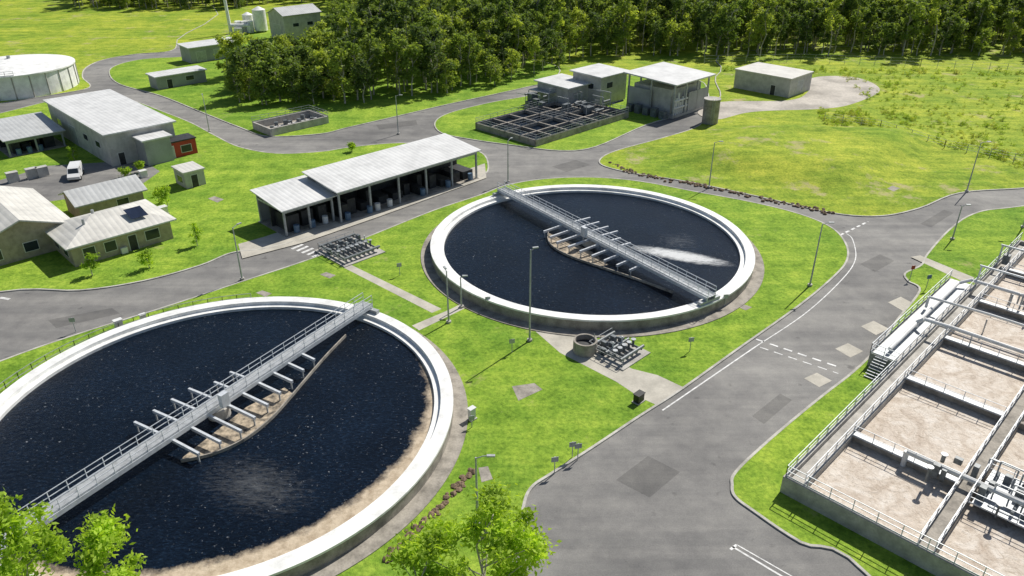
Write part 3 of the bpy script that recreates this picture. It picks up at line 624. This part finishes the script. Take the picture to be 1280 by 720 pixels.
def fence(px,h=1.8,step=4):
    K=G('wire_fence'); pts=[g(*p,.1) for p in px]
    for a,b in zip(pts[:-1],pts[1:]):
        n=max(1,round((b-a).length/step))
        for z in (h,h*.66,h*.33): K.beam('wires',STEEL,a+Vector((0,0,z)),b+Vector((0,0,z)),.03)
        for i in range(n+1): p=a.lerp(b,i/n); K.beam('posts',STEEL,p,p+Vector((0,0,h)),.09)
    K.done()
fence([(880,80),(1000,78),(1150,84),(1280,92),(1500,110)],2.2); fence([(1030,150),(1100,160),(1180,185),(1330,215)],1.5)
# ------------------------------------------------------------------ trees
def tree_mesh(name,seed,h,cr_,cb,ncl,nl,leaf,mat,clr=1.3,lean=.3,trunk=.2,bw=.45):
    r=np.random.RandomState(seed); vs=[];fs=[];mi=[]
    def tube(p,q,r1,r2,n=6):
        p=np.array(p,float);q=np.array(q,float); d=q-p; d/=np.linalg.norm(d)+1e-9; u=np.cross(d,[0,.3,1] if abs(d[2])<.9 else [1,0,0]); u/=np.linalg.norm(u); w=np.cross(d,u); k=len(vs)
        for c,rr in ((p,r1),(q,r2)):
            for t in range(n): vs.append(tuple(c+rr*(u*math.cos(t*math.tau/n)+w*math.sin(t*math.tau/n))))
        for t in range(n): fs.append((k+t,k+(t+1)%n,k+(t+1)%n+n,k+t+n)); mi.append(0)
    tp=[np.array([0,0,-.2])]
    for i in range(1,6): tp.append(np.array([r.randn()*lean*i*.3,r.randn()*lean*i*.3,h*.92*i/5]))
    for i in range(5): tube(tp[i],tp[i+1],trunk*(1-i*.17),trunk*(1-(i+1)*.17))
    def tat(z):
        f=min(4.99,max(0,z/(h*.92)*5)); i=int(f); return tp[i]*(1-(f-i))+tp[i+1]*(f-i)
    cl=[]
    for i in range(ncl):
        f=(i+.5)/ncl; z=cb+(h-cb)*f**.85
        prof=math.sin(math.pi*min(1,.18+.82*f*.97))**.7
        a=r.rand()*6.28+i*2.4; rad=cr_*prof*(.35+.65*r.rand())
        c=tat(z)+np.array([math.cos(a)*rad,math.sin(a)*rad,r.randn()*.3]); s=clr*(.6+.7*r.rand())
        cl.append((c,s)); b=tat(max(cb*.7,z-rad*.9)); tube(b,c,trunk*.3,trunk*.1,4)
    tot=sum(s*s for _,s in cl); 
    for c,s in cl:
        m=int(nl*s*s/tot); d=r.randn(m,3); d/=np.linalg.norm(d,axis=1)[:,None]; rad=s*(r.rand(m)**.45)[:,None]*(1+.3*r.randn(m,1))
        pc=c+d*rad*np.array([1,1,.75])
        a=r.randn(m,3); a[:,2]*=.6; a/=np.linalg.norm(a,axis=1)[:,None]; bb=np.cross(a,r.randn(m,3)); bb/=np.linalg.norm(bb,axis=1)[:,None]
        sz=leaf*(.6+.8*r.rand(m,1)); a=a*sz; bb=bb*sz*bw
        for p,x,y in zip(pc,a,bb):
            k=len(vs); vs.extend([tuple(p-x),tuple(p+y),tuple(p+x),tuple(p-y)]); fs.append((k,k+1,k+2,k+3)); mi.append(1)
    me=bpy.data.meshes.new(name); me.from_pydata(vs,[],fs); me.materials.append(BARK); me.materials.append(mat)
    me.polygons.foreach_set('material_index',mi); me.update(); return me
def scatter(name,protos,pts,rot,scl,idx):
    me=bpy.data.meshes.new(name); me.from_pydata(pts,[],[])
    for nme,t,d in (('rot','FLOAT',rot),('scl','FLOAT',scl),('idx','INT',idx)):
        a=me.attributes.new(nme,t,'POINT'); a.data.foreach_set('value',d)
    fo=link(name,me)
    ng=bpy.data.node_groups.new(name+'_scatter','GeometryNodeTree')
    ng.interface.new_socket('Geometry',in_out='INPUT',socket_type='NodeSocketGeometry'); ng.interface.new_socket('Geometry',in_out='OUTPUT',socket_type='NodeSocketGeometry')
    gi=ng.nodes.new('NodeGroupInput'); go=ng.nodes.new('NodeGroupOutput'); ip=ng.nodes.new('GeometryNodeInstanceOnPoints'); ci=ng.nodes.new('GeometryNodeCollectionInfo')
    ci.inputs['Collection'].default_value=protos; ci.inputs['Separate Children'].default_value=True; ci.inputs['Reset Children'].default_value=True
    def na(nm,t): n=ng.nodes.new('GeometryNodeInputNamedAttribute'); n.data_type=t; n.inputs['Name'].default_value=nm; return [o for o in n.outputs if o.enabled][0]
    cx=ng.nodes.new('ShaderNodeCombineXYZ'); ng.links.new(na('rot','FLOAT'),cx.inputs[2])
    ng.links.new(gi.outputs[0],ip.inputs['Points']); ng.links.new(ci.outputs[0],ip.inputs['Instance']); ip.inputs['Pick Instance'].default_value=True
    ng.links.new(na('idx','INT'),ip.inputs['Instance Index']); ng.links.new(cx.outputs[0],ip.inputs['Rotation']); ng.links.new(na('scl','FLOAT'),ip.inputs['Scale'])
    ng.links.new(ip.outputs[0],go.inputs[0]); md=fo.modifiers.new('scatter','NODES'); md.node_group=ng
protos=bpy.data.collections.new('forest_tree_kinds')
for i,(h,c,cb,ncl,nl,cl) in enumerate([(12,2.6,3.5,16,1500,1.05),(15.5,2.3,6.5,15,1400,.95),(13,3.2,4,19,1700,1.2),(10,2.8,1.5,18,1600,1.2),(17,2.1,8,13,1200,.95),(9,3.0,1.2,18,1600,1.2)]):
    me=tree_mesh('forest_tree_%d'%i,10+i,h,c,cb,ncl,nl,.32,LEAF,cl,.5,.2,.5)
    protos.objects.link(bpy.data.objects.new('forest_tree_kind_%d'%i,me))
FX=[-400,80,92,290,340,360,420,422,560,640,690,710,760,880,1280,2200]; FY=[-30,-30,12,11,4,2,4,133,118,105,90,78,70,72,70,75]
pts=[];rot=[];scl=[];idx=[]
rs=np.random.RandomState(4)
Y=150.0
while Y<430:
    step=4.4 if Y<330 else 5.4
    X=-330.0
    while X<430:
        x=X+rs.randn()*1.4; y=Y+rs.randn()*1.4; u,vv=topx(x,y); X+=step
        if y<145 or u<-300 or u>1650: continue
        ok=vv<np.interp(u,FX,FY); clump=False
        if 285<u<=424 and np.interp(u,[285,330,424],[92,100,84])<vv<np.interp(u,[285,300,424],[112,134,134]): ok=True; clump=True
        if not ok: continue
        if 424<u<480 and vv<70 and vv>20 and rs.rand()<.5: continue
        edge=np.interp(u,FX,FY)-vv<8 or u<424
        pts.append((x,y,0)); rot.append(rs.rand()*6.28)
        k=rs.choice([3,5] if clump else ([2,3,5,0] if (edge and vv>60 and u<700) else ([4,1,0,5,2,3] if edge else [0,1,2,2,0,1,4,3]))); idx.append(int(k)); scl.append((.75 if clump else .75)+.5*rs.rand()**1.4)
    Y+=step
scatter('forest',protos,pts,rot,scl,idx)
print('TREES',len(pts))
wk=bpy.data.collections.new('weed_kinds')
for i in range(3):
    wk.objects.link(bpy.data.objects.new('weed_clump_kind_%d'%i,tree_mesh('weed_clump_%d'%i,70+i,.7,1.0,.05,9,170,.15,WEED,.4,.1,.02,.35)))
pts=[];rot=[];scl=[];idx=[]
for n_,poly,smx in ((520,((1040,92),(1290,100),(1290,215),(1110,150)),.6),(170,((900,86),(1280,88),(1280,96),(900,90)),.9),(110,((1020,140),(1075,139),(1105,158),(1030,160)),.8),(60,((1050,150),(1110,160),(1290,205),(1290,215)),1.0)):
    A_,B_,C_,D_=[Vector(p) for p in poly]
    for i in range(n_):
        s,t=rs.rand(),rs.rand()
        q=A_.lerp(B_,s).lerp(D_.lerp(C_,s),t); w_=g(q.x,q.y); pts.append((w_.x,w_.y,.05)); rot.append(rs.rand()*6.28); scl.append(.25+smx*rs.rand()**2); idx.append(int(rs.randint(3)))
scatter('weeds',wk,pts,rot,scl,idx)
def tree(name,x,y,seed,*a,**k):
    o=link(name,tree_mesh(name,seed,*a,**k)); o.location=(x,y,.05); return o
tree('gum_tree',-2.0,32.8,21,11.2,4.4,4,26,8500,.17,LEAFN,1.0,.5,.18)
tree('gum_tree',-5.4,31.2,27,8.8,2.6,3.5,15,4200,.17,LEAFN,.9,.4,.14)
tree('gum_tree',-29.6,32.6,22,12.3,2.5,4,20,6000,.17,LEAFN,.95,.4,.18)
tree('gum_tree',-23.4,31.6,23,10.6,1.5,5,12,3200,.17,LEAFN,.8,.3,.12)
for i,(u,vv,h) in enumerate([(116,345,2.8),(187,336,2.4),(247,308,3.2),(210,258,3.2),(94,203,2.6),(200,255,2.6),(440,190,1.6),(160,222,1.6),(178,216,1.6)]):
    p=g(u,vv); tree('small_ornamental_tree',p.x,p.y,40+i,h,.8,.8,9,600,.16,LEAFN,.5,.1,.06)
# ------------------------------------------------------------------ light / camera
EL=math.radians(47); AZ=math.radians(40)
w=bpy.data.worlds.new('World'); sc.world=w; w.use_nodes=True; nt=w.node_tree
sk=nt.nodes.new('ShaderNodeTexSky'); sk.sky_type='NISHITA'; sk.sun_disc=False; sk.sun_elevation=EL; sk.sun_rotation=AZ
nt.links.new(sk.outputs[0],nt.nodes['Background'].inputs[0]); nt.nodes['Background'].inputs[1].default_value=.075
l=bpy.data.lights.new('sun','SUN'); l.energy=5.0; l.angle=math.radians(.5); l.color=(1,.955,.88); lo=link('sun',l)
d=Vector((math.sin(AZ)*math.cos(EL),math.cos(AZ)*math.cos(EL),math.sin(EL))); lo.rotation_euler=d.to_track_quat('Z','Y').to_euler()
cam=bpy.data.cameras.new('camera'); co=link('camera',cam); co.location=(0,0,CAMH); co.rotation_euler=(math.radians(62),0,0)
cam.sensor_width=36; cam.lens=36*F/1280; cam.clip_end=6000; sc.camera=co
sc.view_settings.view_transform='Standard'; sc.view_settings.look='None'; sc.view_settings.exposure=0
